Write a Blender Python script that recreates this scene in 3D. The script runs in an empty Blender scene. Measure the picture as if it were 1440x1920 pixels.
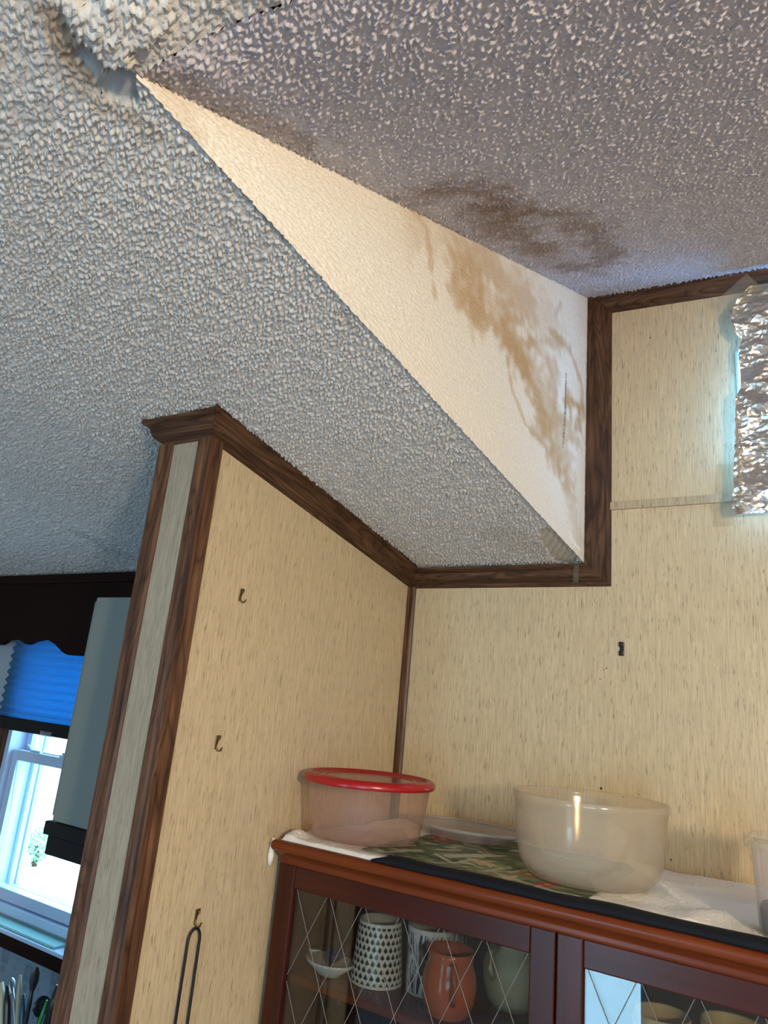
import bpy, bmesh, math, random
import numpy as np
from mathutils import Vector, Matrix
random.seed(7); rng = np.random.default_rng(11)
S = bpy.context.scene; COL = S.collection

# ------------------------------------------------------------------ camera
CR = np.array([0.8491591, 0.5203327, 0.09045828]); CU = np.array([0.06694357, -0.27594041, 0.95884068])
CF = np.array([-0.52387726, 0.80815269, 0.26915024]); CP = np.array([0.79868929, -1.37494387, 1.83153727]); FPX = 1312.659
cd = bpy.data.cameras.new('camera'); cam = bpy.data.objects.new('camera', cd); COL.objects.link(cam)
cd.sensor_fit = 'HORIZONTAL'; cd.sensor_width = 36; cd.lens = 36*FPX/1440; cd.clip_start = 0.02
cam.matrix_world = Matrix(((CR[0], CU[0], -CF[0], CP[0]), (CR[1], CU[1], -CF[1], CP[1]), (CR[2], CU[2], -CF[2], CP[2]), (0, 0, 0, 1)))
S.camera = cam
# ------------------------------------------------------------------ world, lights, exposure
S.view_settings.view_transform = 'Standard'; S.view_settings.look = 'None'; S.view_settings.gamma = 1
S.view_settings.use_curve_mapping = False; S.view_settings.exposure = 0.0
W = bpy.data.worlds.new('world'); S.world = W; W.use_nodes = True
bg = W.node_tree.nodes['Background']; bg.inputs[0].default_value = (0.42, 0.75, 1.0, 1); bg.inputs[1].default_value = 10.0
def lamp(name, kind, loc, energy, color, **k):
    l = bpy.data.lights.new(name, kind); l.energy = energy; l.color = color
    o = bpy.data.objects.new(name, l); COL.objects.link(o); o.location = loc
    for a, b in k.items():
        if a == 'aim': o.rotation_euler = (Vector(b)-Vector(loc)).to_track_quat('-Z', 'Y').to_euler()
        else: setattr(l, a, b)
    return o
lamp('pendant_bulb', 'POINT', (1.50, -1.65, 1.94), 68, (1.0, 0.80, 0.57), shadow_soft_size=0.05)
def portal(name, loc, aim, sx, sy):
    o = lamp(name, 'AREA', loc, 1, (1, 1, 1), shape='RECTANGLE', size=sx, size_y=sy, aim=aim); o.data.cycles.is_portal = True
portal('kitchen_window_portal', (-1.105, 0.145, 1.575), (-1.105, -2, 1.575), 0.66, 0.82)
portal('high_window_portal', (0.967, 0.037, 2.425), (0.967, -2, 2.425), 0.56, 0.27)
lamp('high_window_daylight', 'AREA', (0.967, 0.034, 2.42), 9, (0.10, 0.40, 1.0), shape='RECTANGLE', size=0.55, size_y=0.25, aim=(0.967, -2, 2.42))
portal('glass_door_portal', (-0.52, -4.41, 1.03), (-0.52, 0, 1.03), 0.56, 2.06)
portal('fill_opening_portal', (1.75, -4.41, 1.45), (1.75, 0, 1.45), 1.3, 1.3)  # opening added behind the camera for neutral fill light

# ------------------------------------------------------------------ helpers
def px(u, v, ax, val):
    d = CF+CR*(u-720)/FPX-CU*(v-960)/FPX; s = (val-CP[ax])/d[ax]; return CP+s*d
XL, XR, Z0, ZU, TUP, T, CH, CPJ = 0.4055, 0.45, 2.10, 0.6046, -0.0648, 0.1674, 0.0415, 0.030
HL = Z0+CH; ZT = Z0+ZU+CH-TUP*(XR-XL); YAP = 1.108; XAP = 0.3364; ZAP = HL+T*YAP
LOWN = np.array([0, T, 1.0]); 
UA = np.array([XL, 0, ZT]); UX = np.array([1, 0, TUP]); UD = np.array([XAP-XL, -YAP, ZAP-ZT])
UN = np.cross(UX, UD); UN = UN/np.linalg.norm(UN); UN = UN*np.sign(UN[2])      # pointing up
def zup(x, y): return UA[2]-(UN[0]*(x-UA[0])+UN[1]*(y-UA[1]))/UN[2]
def zlow(x, y): return HL-T*y
def ray(u, v): return CF+CR*(u-720)/FPX-CU*(v-960)/FPX
def pxlow(u, v):
    d = ray(u, v); s = (HL-T*CP[1]-CP[2])/(d[2]+T*d[1]); return CP+s*d
def pxup(u, v):
    d = ray(u, v); s = UN@(UA-CP)/(UN@d); return CP+s*d
FN = np.cross(np.array([XAP-XL, -YAP, 0]), [0, 0, 1.0]); FN /= np.linalg.norm(FN)
def pxface(u, v):
    d = ray(u, v); s = FN@(np.array([XL, 0, 0])-CP)/(FN@d); return CP+s*d

BASE = {}
def link(o, parent):
    COL.objects.link(o)
    if parent is not None: o.parent = parent
    BASE[o.name] = BASE[parent.name] if parent is not None else np.zeros(3)
def root(name, loc, label, cat, group=None):
    o = bpy.data.objects.new(name, None); COL.objects.link(o); o.location = loc; o.empty_display_size = .02
    BASE[o.name] = np.array(loc, float); tag(o, label, cat, group); return o
def tag(o, label=None, cat=None, group=None, kind=None):
    for k, v in (('label', label), ('category', cat), ('group', group), ('kind', kind)):
        if v: o[k] = v
    return o
class M:
    def __init__(s): s.v = []; s.f = []; s.uv = {}
    def add(s, vs, fs, uvs=None):
        b = len(s.v); s.v += [tuple(map(float, q)) for q in vs]
        for i, f in enumerate(fs):
            if uvs is not None: s.uv[len(s.f)] = uvs[i]
            s.f.append([b+k for k in f])
        return s
    def box(s, x0, x1, y0, y1, z0, z1):
        vs = [(x, y, z) for z in (z0, z1) for y in (y0, y1) for x in (x0, x1)]
        fs = [(0, 2, 3, 1), (4, 5, 7, 6), (0, 1, 5, 4), (2, 6, 7, 3), (0, 4, 6, 2), (1, 3, 7, 5)]
        d = [x1-x0, y1-y0, z1-z0]; L = int(np.argmax(d)); o = [k for k in range(3) if k != L]
        uvs = [[(vs[k][L], vs[k][o[0]]+vs[k][o[1]]) for k in f] for f in fs]
        return s.add(vs, fs, uvs)
    def lathe(s, prof, c, n=40, sq=0, tilt=None):
        vs = []; fs = []
        for r, z in prof:
            for k in range(n):
                a = 2*math.pi*k/n; p = Vector((r*math.cos(a), r*math.sin(a), z))
                if tilt: p = tilt @ p
                vs.append((c[0]+p.x, c[1]+p.y, c[2]+p.z))
        for i in range(len(prof)-1):
            for k in range(n): fs.append((i*n+k, i*n+(k+1) % n, (i+1)*n+(k+1) % n, (i+1)*n+k))
        s.add(vs, fs); return s
    def tube(s, pts, r, n=8, flat=None):
        pts = [Vector(p) for p in pts]; vs = []; fs = []
        up = Vector((0.3, 0.2, 1)).normalized()
        for i, p in enumerate(pts):
            t = (pts[min(i+1, len(pts)-1)]-pts[max(i-1, 0)]).normalized()
            a = t.cross(up)
            if a.length < 1e-3: a = t.cross(Vector((1, 0, 0)))
            a.normalize(); b = t.cross(a); rr = r[i] if isinstance(r, (list, tuple)) else r
            for k in range(n):
                q = 2*math.pi*k/n; vs.append(p+a*rr*math.cos(q)+b*rr*math.sin(q)*(flat or 1)); up = b if i == 0 and False else up
        for i in range(len(pts)-1):
            for k in range(n): fs.append((i*n+k, i*n+(k+1) % n, (i+1)*n+(k+1) % n, (i+1)*n+k))
        fs.append(tuple(range(n))[::-1]); fs.append(tuple((len(pts)-1)*n+k for k in range(n)))
        return s.add(vs, fs)
    def prism(s, poly, e):      # planar polygon extruded by the vector e
        n = len(poly); a = [Vector(p) for p in poly]; e = Vector(e)
        fs = [tuple(range(n))[::-1], tuple(range(n, 2*n))]+[(k, (k+1) % n, n+(k+1) % n, n+k) for k in range(n)]
        return s.add(a+[p+e for p in a], fs)
    def build(s, name, mat, parent=None, smooth=False, bevel=0, seg=2, solid=0, sub=0):
        base = BASE[parent.name] if parent is not None else np.zeros(3)
        me = bpy.data.meshes.new(name); me.from_pydata([tuple(np.array(v)-base) for v in s.v], [], s.f)
        if s.uv:
            ul = me.uv_layers.new(name='UVMap')
            for p in me.polygons:
                q = s.uv.get(p.index)
                if q:
                    for k, li in enumerate(p.loop_indices): ul.data[li].uv = q[k]
        bm = bmesh.new(); bm.from_mesh(me)
        if bevel:
            bmesh.ops.remove_doubles(bm, verts=bm.verts, dist=1e-6)
            es = [e for e in bm.edges if len(e.link_faces) == 2 and e.calc_face_angle(0) > .5]
            bmesh.ops.bevel(bm, geom=es, offset=bevel, segments=seg, affect='EDGES', profile=.5, clamp_overlap=True)
        bmesh.ops.recalc_face_normals(bm, faces=bm.faces)
        bm.to_mesh(me); bm.free()
        if smooth:
            for p in me.polygons: p.use_smooth = True
            if bevel == 0 and smooth == 'a': pass
        me.materials.append(mat); o = bpy.data.objects.new(name, me); link(o, parent)
        if solid: md = o.modifiers.new('s', 'SOLIDIFY'); md.thickness = solid; md.offset = 0
        if sub: md = o.modifiers.new('u', 'SUBSURF'); md.levels = md.render_levels = sub
        return o
def grid_obj(name, X, Y, Z, mat, col=None, parent=None, flip=False, uv=None):
    n, m = X.shape; base = BASE[parent.name] if parent is not None else np.zeros(3)
    co = np.stack([X-base[0], Y-base[1], Z-base[2]], -1).reshape(-1, 3).astype(np.float32)
    i = np.arange(n*m).reshape(n, m); q = np.stack([i[:-1, :-1], i[:-1, 1:], i[1:, 1:], i[1:, :-1]], -1).reshape(-1, 4)
    if flip: q = q[:, ::-1]
    me = bpy.data.meshes.new(name); me.vertices.add(n*m); me.vertices.foreach_set('co', co.ravel())
    me.loops.add(q.size); me.loops.foreach_set('vertex_index', np.ascontiguousarray(q).ravel().astype(np.int32))
    me.polygons.add(len(q)); me.polygons.foreach_set('loop_start', np.arange(0, q.size, 4, dtype=np.int32))
    me.polygons.foreach_set('loop_total', np.full(len(q), 4, np.int32)); me.polygons.foreach_set('use_smooth', np.ones(len(q), bool))
    me.update(); me.validate()
    if col is not None:
        a = me.color_attributes.new('Col', 'FLOAT_COLOR', 'POINT')
        c = np.concatenate([col.reshape(-1, 3), np.ones((n*m, 1))], 1).astype(np.float32); a.data.foreach_set('color', c.ravel())
    me.materials.append(mat); o = bpy.data.objects.new(name, me); link(o, parent); return o
# periodic band limited noise, sampled bilinearly
def noise_tile(lo, hi, N=1024, L=2.048, seed=1):
    r = np.random.default_rng(seed); f = np.fft.fftfreq(N, L/N); k = np.hypot(f[:, None], f[None, :])
    w = np.exp(-((k-(lo+hi)/2)/((hi-lo)/2))**2) if lo > 0 else np.exp(-(k/hi)**2)
    a = np.fft.ifft2(np.fft.fft2(r.standard_normal((N, N)))*w).real; return a/a.std()
def samp(t, x, y, L=2.048):
    N = t.shape[0]; a = (x/L*N) % N; b = (y/L*N) % N; i = a.astype(int) % N; j = b.astype(int) % N; fa = a-np.floor(a); fb = b-np.floor(b)
    i1 = (i+1) % N; j1 = (j+1) % N
    return t[i, j]*(1-fa)*(1-fb)+t[i1, j]*fa*(1-fb)+t[i, j1]*(1-fa)*fb+t[i1, j1]*fa*fb
NP1 = noise_tile(55, 225, N=2048, seed=1); NP2 = noise_tile(170, 330, N=2048, seed=2); NLO = noise_tile(0, 14, seed=3); NMD = noise_tile(15, 45, seed=4); NVL = noise_tile(0, 4, seed=5)
def sst(a, b, x): t = np.clip((x-a)/(b-a), 0, 1); return t*t*(3-2*t)
def dseg(A, B, pts):           # distance from plane coordinates to a polyline
    d = np.full(A.shape, 9.0); pts = np.array(pts, float)
    if len(pts) == 1: return np.hypot(A-pts[0, 0], B-pts[0, 1])
    for p, q in zip(pts[:-1], pts[1:]):
        e = q-p; t = np.clip(((A-p[0])*e[0]+(B-p[1])*e[1])/(e@e), 0, 1); d = np.minimum(d, np.hypot(A-p[0]-t*e[0], B-p[1]-t*e[1]))
    return d
def inpoly(A, B, poly):
    r = np.zeros(A.shape, bool); n = len(poly)
    for k in range(n):
        x0, y0 = poly[k]; x1, y1 = poly[(k+1) % n]
        if y0 == y1: continue
        r ^= ((B > y0) != (B > y1)) & (A < (x1-x0)*(B-y0)/(y1-y0)+x0)
    return r
def mixc(c, d, w): return c*(1-w[..., None])+np.array(d)*w[..., None]

# ------------------------------------------------------------------ materials
def mat(name, color=(.8, .8, .8), rough=.5, metal=0, spec=.5, **k):
    m = bpy.data.materials.new(name); m.use_nodes = True; b = m.node_tree.nodes['Principled BSDF']
    b.inputs['Base Color'].default_value = (*color, 1); b.inputs['Roughness'].default_value = rough; b.inputs['Metallic'].default_value = metal
    b.inputs['Specular IOR Level'].default_value = spec
    for a, v in k.items(): b.inputs[a.replace('_', ' ')].default_value = v
    return m
class NT:
    def __init__(s, m): s.t = m.node_tree; s.b = s.t.nodes['Principled BSDF']
    def n(s, typ, **k):
        x = s.t.nodes.new(typ)
        for a, v in k.items():
            if a.startswith('i_'): x.inputs[a[2:].replace('_', ' ')].default_value = v
            else: setattr(x, a, v)
        return x
    def l(s, a, b): s.t.links.new(a, b)
    def coord(s, out='Object', scale=(1, 1, 1), rot=(0, 0, 0)):
        c = s.n('ShaderNodeTexCoord'); m = s.n('ShaderNodeMapping'); m.inputs['Scale'].default_value = scale; m.inputs['Rotation'].default_value = rot
        s.l(c.outputs[out], m.inputs[0]); return m.outputs[0]
    def noise(s, co, scale, detail=4, rough=.55, dist=0):
        x = s.n('ShaderNodeTexNoise'); x.inputs['Scale'].default_value = scale; x.inputs['Detail'].default_value = detail
        x.inputs['Roughness'].default_value = rough; x.inputs['Distortion'].default_value = dist; s.l(co, x.inputs['Vector']); return x.outputs[0]
    def ramp(s, f, stops):
        r = s.n('ShaderNodeValToRGB'); e = r.color_ramp.elements
        while len(e) < len(stops): e.new(.5)
        for q, (p, c) in zip(e, stops): q.position = p; q.color = (*c, 1) if len(c) == 3 else c
        s.l(f, r.inputs[0]); return r.outputs[0]
    def mix(s, f, a, b, mode='MIX'):
        x = s.n('ShaderNodeMix', data_type='RGBA', blend_type=mode)
        for v, i in ((f, 0), (a, 6), (b, 7)):
            if isinstance(v, (int, float)): x.inputs[i].default_value = v
            elif isinstance(v, tuple): x.inputs[i].default_value = (*v, 1)
            else: s.l(v, x.inputs[i])
        return x.outputs[2]
    def bump(s, h, strength=.3, dist=.001):
        x = s.n('ShaderNodeBump'); x.inputs['Strength'].default_value = strength; x.inputs['Distance'].default_value = dist
        s.l(h, x.inputs['Height']); s.l(x.outputs[0], s.b.inputs['Normal'])
def paneling(name, base=(.60, .48, .305), dark=(.13, .09, .05)):
    m = mat(name, rough=.55, spec=.35); t = NT(m)
    fine = t.noise(t.coord(scale=(1, 1, .045)), 520, 3, .6); mid = t.noise(t.coord(scale=(1, 1, .05)), 210, 3, .65); big = t.noise(t.coord(scale=(1, 1, .5)), 7, 3)
    dash = t.noise(t.coord(scale=(1, 1, .07)), 480, 3, .6)
    c = t.ramp(fine, [(.3, tuple(x*.78 for x in base)), (.5, base), (.7, tuple(min(1, x*1.18) for x in base))])
    c = t.mix(t.ramp(mid, [(.36, (.55,)*3), (.56, (0,)*3)]), c, tuple(x*.70 for x in base))
    c = t.mix(t.ramp(dash, [(.33, (.8,)*3), (.41, (0,)*3)]), c, dark)
    c = t.mix(t.ramp(big, [(.35, (.22,)*3), (.65, (0,)*3)]), c, tuple(x*.82 for x in base))
    t.l(c, t.b.inputs['Base Color']); t.bump(fine, .25, .0006); return m
def wood(name, dark, mid, light, rough=.4, sc=1.0, spec=.5, bump=.25, ring=.85):
    m = mat(name, rough=rough, spec=spec); t = NT(m)
    co = t.coord('UV', scale=(1, 1, 1)); cs = t.coord('UV', scale=(7*sc, 90*sc, 1)); wv = t.coord('UV', scale=(2.6*sc, 24*sc, 1))
    n1 = t.noise(cs, 1.0, 5, .6, .3); n2 = t.noise(wv, 1.0, 2, .5, .6)
    mul = t.n('ShaderNodeMath', operation='MULTIPLY'); mul.inputs[1].default_value = 15.0; t.l(n2, mul.inputs[0])
    fr = t.n('ShaderNodeMath', operation='PINGPONG'); fr.inputs[1].default_value = .5; t.l(mul.outputs[0], fr.inputs[0])
    rings = t.ramp(fr.outputs[0], [(0, (0, 0, 0)), (.10, (.55,)*3), (.4, (1,)*3)])
    c = t.ramp(n1, [(.3, dark), (.5, mid), (.72, light)]); c = t.mix(rings, t.mix(ring, c, dark), c)
    t.l(c, t.b.inputs['Base Color']); t.bump(t.mix(.5, rings, n1), bump, .0008); return m
def vcol(name, rough=.9, bs=.3, sc=900, spec=.2):
    m = mat(name, rough=rough, spec=spec); t = NT(m); a = t.n('ShaderNodeVertexColor', layer_name='Col')
    n = t.noise(t.coord(), sc, 3, .7); c = t.mix(t.ramp(n, [(.3, (.25,)*3), (.6, (0,)*3)]), a.outputs[0], (0, 0, 0), 'MIX')
    t.l(t.mix(.35, a.outputs[0], c), t.b.inputs['Base Color']); t.bump(n, bs, .001); return m
M_pop = vcol('popcorn_plaster', .95, .5, 520, .1); M_face = vcol('stippled_plaster', .9, .6, 420, .15); M_paper = vcol('printed_paper', .6, .1, 600)
M_pan = paneling('beige_wallpaper_paneling'); M_pan_shaded = paneling('beige_wallpaper_paneling_shaded', (.36, .31, .23), (.15, .12, .08))  # second one is a darkened copy, shade put into the end strip's colour
M_trim = wood('walnut_trim', (.022, .010, .005), (.085, .040, .019), (.15, .075, .037), .6, spec=.25)
M_post = wood('walnut_corner_post', (.030, .012, .006), (.115, .050, .024), (.20, .095, .045), .42, .8, .35)
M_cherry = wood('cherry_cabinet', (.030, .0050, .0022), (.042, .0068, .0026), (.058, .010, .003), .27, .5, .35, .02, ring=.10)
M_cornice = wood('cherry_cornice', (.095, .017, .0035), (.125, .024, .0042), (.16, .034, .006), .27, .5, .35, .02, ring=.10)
M_cherryd = wood('cherry_cabinet_inside', (.03, .007, .004), (.06, .012, .006), (.09, .02, .008), .45, .7, .4, .05)
M_dkwood = wood('dark_kitchen_wood', (.008, .002, .0015), (.013, .0035, .0025), (.020, .005, .004), .7, .7, .12)
M_white = mat('daylight_tinted_vinyl', (.44, .58, .78), .35); M_wcab = mat('shaded_white_panel', (.17, .20, .19), .5, spec=.3)  # blue daylight tint painted into the vinyl, backlit shade into the cabinet panel
M_black = mat('black_enamel', (.005, .006, .008), .5, spec=.2); M_blk = mat('black_cloth', (.006, .008, .013), .8, spec=.2)
M_brass = mat('aged_brass', (.16, .11, .04), .4, .8); M_bronze = mat('dark_bronze', (.03, .022, .02), .35, .6)
M_pink = mat('pinkish_plastic', (.4, .25, .2), .4); M_wire = mat('black_wire', (.005, .004, .004), .5)
def glass(name, color=(1, 1, 1), rough=0.0, ior=1.45, alpha=None):
    return mat(name, color, rough, 0, .5, Transmission_Weight=1.0, IOR=ior)
def facing(t, k, base=.045):            # Schlick gloss, the same from both sides of a thin sheet
    w = t.nodes.new('ShaderNodeLayerWeight'); w.inputs['Blend'].default_value = .5
    p = t.nodes.new('ShaderNodeMath'); p.operation = 'POWER'; p.inputs[1].default_value = 5; t.links.new(w.outputs['Facing'], p.inputs[0])
    q = t.nodes.new('ShaderNodeMath'); q.operation = 'MULTIPLY_ADD'; q.inputs[1].default_value = k; q.inputs[2].default_value = base; t.links.new(p.outputs[0], q.inputs[0]); return q.outputs[0]
def sheet_glass(name, tint=(1, 1, 1), base=.045, rough=.0):     # thin pane: clear with a fresnel gloss
    m = bpy.data.materials.new(name); m.use_nodes = True; t = m.node_tree; t.nodes.clear()
    o = t.nodes.new('ShaderNodeOutputMaterial'); a = t.nodes.new('ShaderNodeBsdfTransparent'); g = t.nodes.new('ShaderNodeBsdfGlossy'); x = t.nodes.new('ShaderNodeMixShader')
    fr = facing(t, .90, base)
    a.inputs[0].default_value = (*tint, 1); g.inputs['Roughness'].default_value = rough
    t.links.new(fr, x.inputs[0]); t.links.new(a.outputs[0], x.inputs[1]); t.links.new(g.outputs[0], x.inputs[2]); t.links.new(x.outputs[0], o.inputs[0]); return m
def milky(name, col, trans=.5, body=.35, rough=.25):           # frosted translucent plastic
    m = bpy.data.materials.new(name); m.use_nodes = True; t = m.node_tree; t.nodes.clear(); N = t.nodes.new; L = t.links.new
    o = N('ShaderNodeOutputMaterial'); d = N('ShaderNodeBsdfDiffuse'); tl = N('ShaderNodeBsdfTranslucent'); tr = N('ShaderNodeBsdfTransparent'); g = N('ShaderNodeBsdfGlossy')
    m1 = N('ShaderNodeMixShader'); m2 = N('ShaderNodeMixShader'); m3 = N('ShaderNodeMixShader'); fr = facing(t, .75)
    for q in (d, tl): q.inputs[0].default_value = (*col, 1)
    tr.inputs[0].default_value = (*(min(1, c*1.1) for c in col), 1); g.inputs['Roughness'].default_value = rough
    m1.inputs[0].default_value = .5; L(d.outputs[0], m1.inputs[1]); L(tl.outputs[0], m1.inputs[2])
    m2.inputs[0].default_value = trans; L(m1.outputs[0], m2.inputs[1]); L(tr.outputs[0], m2.inputs[2])
    L(fr, m3.inputs[0]); L(m2.outputs[0], m3.inputs[1]); L(g.outputs[0], m3.inputs[2]); L(m3.outputs[0], o.inputs[0]); return m
M_pane = sheet_glass('window_glass'); M_door_glass = sheet_glass('cabinet_glass', (.80, .82, .82), .075); M_tape = milky('clear_tape', (.88, .86, .80), .90, rough=.4)
M_tub = milky('frosted_pink_plastic', (.86, .75, .68), .82, rough=.12); M_bowl = milky('frosted_clear_plastic', (.86, .82, .74), .77, rough=.15)
M_clear = milky('thin_clear_plastic', (.80, .78, .78), .72, rough=.08)
M_red = mat('red_plastic_lid', (.33, .006, .008), .25); M_redc = milky('red_tinted_lid_centre', (.70, .34, .28), .62, rough=.15)
M_aqua = mat('aqua_shelf_glass', (.40, .80, .80), .12, 0, .5, Transmission_Weight=.35)
M_dish = glass('clear_pressed_glass', (.93, .93, .88), .08, 1.35)
m = M_towel = mat('white_terry', (.90, .87, .82), .95, spec=.1); t = NT(m); t.bump(t.noise(t.coord(), 700, 3, .7), .8, .002)
m = M_foil = mat('aluminium_foil', (.74, .71, .66), .34, 1.0)
m = M_shade = bpy.data.materials.new('blue_cellular_fabric'); m.use_nodes = True; t = m.node_tree; t.nodes.clear()
o = t.nodes.new('ShaderNodeOutputMaterial'); a = t.nodes.new('ShaderNodeBsdfDiffuse'); b = t.nodes.new('ShaderNodeBsdfTranslucent'); x = t.nodes.new('ShaderNodeMixShader'); x.inputs[0].default_value = .6
a.inputs[0].default_value = (.12, .28, .46, 1); b.inputs[0].default_value = (.085, .36, .62, 1)
t.links.new(a.outputs[0], x.inputs[1]); t.links.new(b.outputs[0], x.inputs[2]); t.links.new(x.outputs[0], o.inputs[0])

# ------------------------------------------------------------------ ceilings and the raised pocket
def popcorn(A, B, amp=.0046):
    n = samp(NP1, A, B); f = samp(NP2, B+.3, A); g = samp(NMD, A+.7, B)
    h = sst(-.3, 1.9, n+.25*f+.15*g); return amp*(h+.12*f*h)-amp*.35, h
def P2(f, pts): return [tuple(f(u, v)[:2]) for u, v in pts]
POPC = np.array([.66, .64, .60]); STAIN = np.array([.34, .235, .14])
hole = P2(pxlow, [(150, 92), (166, 84), (176, 98), (192, 108), (202, 126), (232, 130), (262, 150), (270, 176), (256, 200), (232, 196), (205, 186), (176, 168), (158, 136)])
lump = P2(pxlow, [(118, 0), (130, 40), (150, 62), (164, 84), (182, 100), (196, 124), (222, 126), (246, 112), (262, 92), (300, 76), (318, 44), (330, 0)])
peel = P2(pxlow, [(1012, 992), (1044, 990), (1066, 1012), (1092, 1046), (1070, 1060), (1040, 1052), (1024, 1030), (1012, 1010)])
def low_surface(X, Y):
    s = Y/math.cos(math.atan(T)); dz, h = popcorn(X, s)
    wob = .004*samp(NMD, X, Y)+.002*samp(NP1, X, Y)
    col = np.ones(X.shape+(3,))*POPC
    ih = inpoly(X+wob, Y+wob*.7, hole) & (Y < -.85); il = inpoly(X+wob, Y-wob, lump) & ~ih & (Y < -.85)
    pe = inpoly(X+wob*.5, Y, peel) & (Y > -.3)
    near = np.exp(-(dseg(X, Y, hole+hole[:1])/.02)**2)*(Y < -.85)
    dz = np.where(ih, -.0065+.0015*samp(NLO, X*3, Y*3), dz)      # height below the sheet is positive downwards
    dz = np.where(il, dz*1.3+.009*np.clip(1-dseg(X, Y, P2(pxlow, [(190, 60), (225, 100), (215, 118)]))/.07, 0, 1)+.002, dz)
    dz = np.where(pe, -.003+.0012*np.sin((X+Y*.6)*420), dz)
    col = np.where(ih[..., None], np.array([.40, .41, .40])*(1+.06*samp(NLO, X*4, Y*4))[..., None], col)
    col = np.where(pe[..., None], np.array([.52, .48, .42])*(1+.10*np.sin((X+Y*.6)*420+samp(NMD, X, Y)))[..., None], col)
    ns = samp(NMD, X+.1, Y)*.5+samp(NLO, X, Y)*.5
    for pts, w, k in (([(100, 40), (130, 80), (148, 112)], .016, .75), ([(125, 140), (160, 172), (215, 205), (290, 250)], .012, .38), ([(230, 130), (300, 150), (330, 200)], .006, .3),
                      ([(640, 590), (662, 612)], .010, .25), ([(930, 1000), (1080, 1060)], .04, .20)):
        d = dseg(X, Y, P2(pxlow, pts)); col = mixc(col, STAIN, k*sst(1.5, .3, d/w+ns*.35)*(~ih))
    # greyer patches over the kitchen side of the partition
    for pts, w, k in (([(300, 850), (270, 930), (250, 1010), (215, 1050)], .06, .22), ([(150, 1000), (210, 1035), (275, 1056)], .03, .30), ([(100, 1075), (200, 1066)], .03, .2)):
        d = dseg(X, Y, P2(pxlow, pts)); col = mixc(col, (.25, .30, .28), k*sst(1.5, .3, d/w+ns*.6))
    col = col*.97
    return smax(zlow(X, Y), zup(X, Y), .020*sst(XAP+.0, XAP+.10, X)*(Y < -.9))-dz, col
def smax(a, b, k): k = k+1e-5; m_ = np.maximum(a, b); d = np.abs(a-b); return np.where(k < 1e-4, a, m_+k*np.log1p(np.exp(-d/k)))
def axis(*segs):
    r = []
    for a, b, st in segs: r += list(np.arange(a, b-.5*st, st))
    return np.array(r+[segs[-1][1]])
ys = axis((-YAP-.0, -.55, .0018), (-.55, 0, .0021)); xs = axis((-2.6, -1.9, .03), (-1.9, -.75, .006), (-.75, -.30, .0035), (-.30, XL, .0018))
X, Y = np.meshgrid(xs, ys); xr = XL+(XAP-XL)*(-Y/YAP); X = np.where(X > -.3, -.3+(X+.3)*(xr+.3)/(XL+.3), X)
Z, C = low_surface(X, Y); tag(grid_obj('ceiling', X, Y, Z, M_pop, C, flip=True), kind='structure', label='rough popcorn ceiling, sloping part left of the white side wall')
ys = axis((-1.60, -1.30, .006), (-1.30, -YAP, .0021)); xs = axis((-2.6, -.4, .03), (-.4, 1.0, .0024), (1.0, 2.4, .02))
X, Y = np.meshgrid(xs, ys)
crx = lambda x: np.where(x > XAP, -(YAP-.116*(x-XAP)), -YAP)
Y = np.where(Y > -1.3, -1.3+(Y+1.3)*(crx(X)+1.3)/(1.3-YAP), Y)
Z, C = low_surface(X, Y); tag(grid_obj('ceiling', X, Y, Z, M_pop, C, flip=True), kind='structure', label='popcorn ceiling strip at the top edge')
m_ = M(); m_.add([(-2.6, -4.3, zlow(0, -4.3)), (3, -4.3, zlow(0, -4.3)), (3, -1.598, zlow(0, -1.598)), (-2.6, -1.598, zlow(0, -1.598))], [(0, 1, 2, 3)])
m_.add([(2.4, -1.6, zlow(0, -1.6)), (3, -1.6, zlow(0, -1.6)), (3, 0, HL), (2.4, 0, HL)], [(0, 1, 2, 3)])
M_flat = mat('plain_ceiling_paint', tuple(POPC), .9); tag(m_.build('ceiling', M_flat), kind='structure')
# raised ceiling
vs_ = axis((0, .62, .0030), (.62, 1, .0022)); xs = axis((0, .50, .0018), (.50, 2.0, .02)); A, B = np.meshgrid(xs, np.linspace(0, 1, 600))
x0 = XL+(XAP-XL)*B; X = x0+A; Y = B*(-(YAP-.116*np.maximum(X-XAP, 0)))
sl = Y*math.sqrt(1+.386**2); dz, h = popcorn(X+.37, sl+.2, .0040)
wn = samp(NMD, X+.1, Y)*.5+samp(NLO, X, Y)*.6; C = np.ones(X.shape+(3,))*POPC*np.array([.98, .96, 1.08])  # violet cast of the dim light tinted into the raised ceiling's colour
fade = sst(0, .05, Y+crx(X)*-1)
for pts, w, k in (([(800, 362), (870, 352), (930, 372), (980, 400)], .020, .62), ([(880, 385), (950, 430), (1010, 470)], .022, .45), ([(1000, 400), (1060, 400), (1120, 440), (1140, 490)], .022, .55),
                  ([(830, 330), (960, 330)], .02, .15), ([(1060, 500), (1130, 515)], .016, .40), ([(960, 440), (1080, 500)], .03, .25), ([(300, 140), (420, 200), (560, 270)], .012, .35)):
    C = mixc(C, (.27, .17, .10), k*sst(2.3, .1, dseg(X, Y, P2(pxup, pts))/w+wn*.55))
C = C*.97
tag(grid_obj('ceiling', X, Y, np.where(X > XAP+.002, smax(zup(X, Y), zlow(X, Y), .020*sst(XAP, XAP+.10, X)*(Y < -.9)), zup(X, Y))-dz, M_pop, C, flip=False), kind='structure', label='raised popcorn ceiling with a brown water stain')
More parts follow.
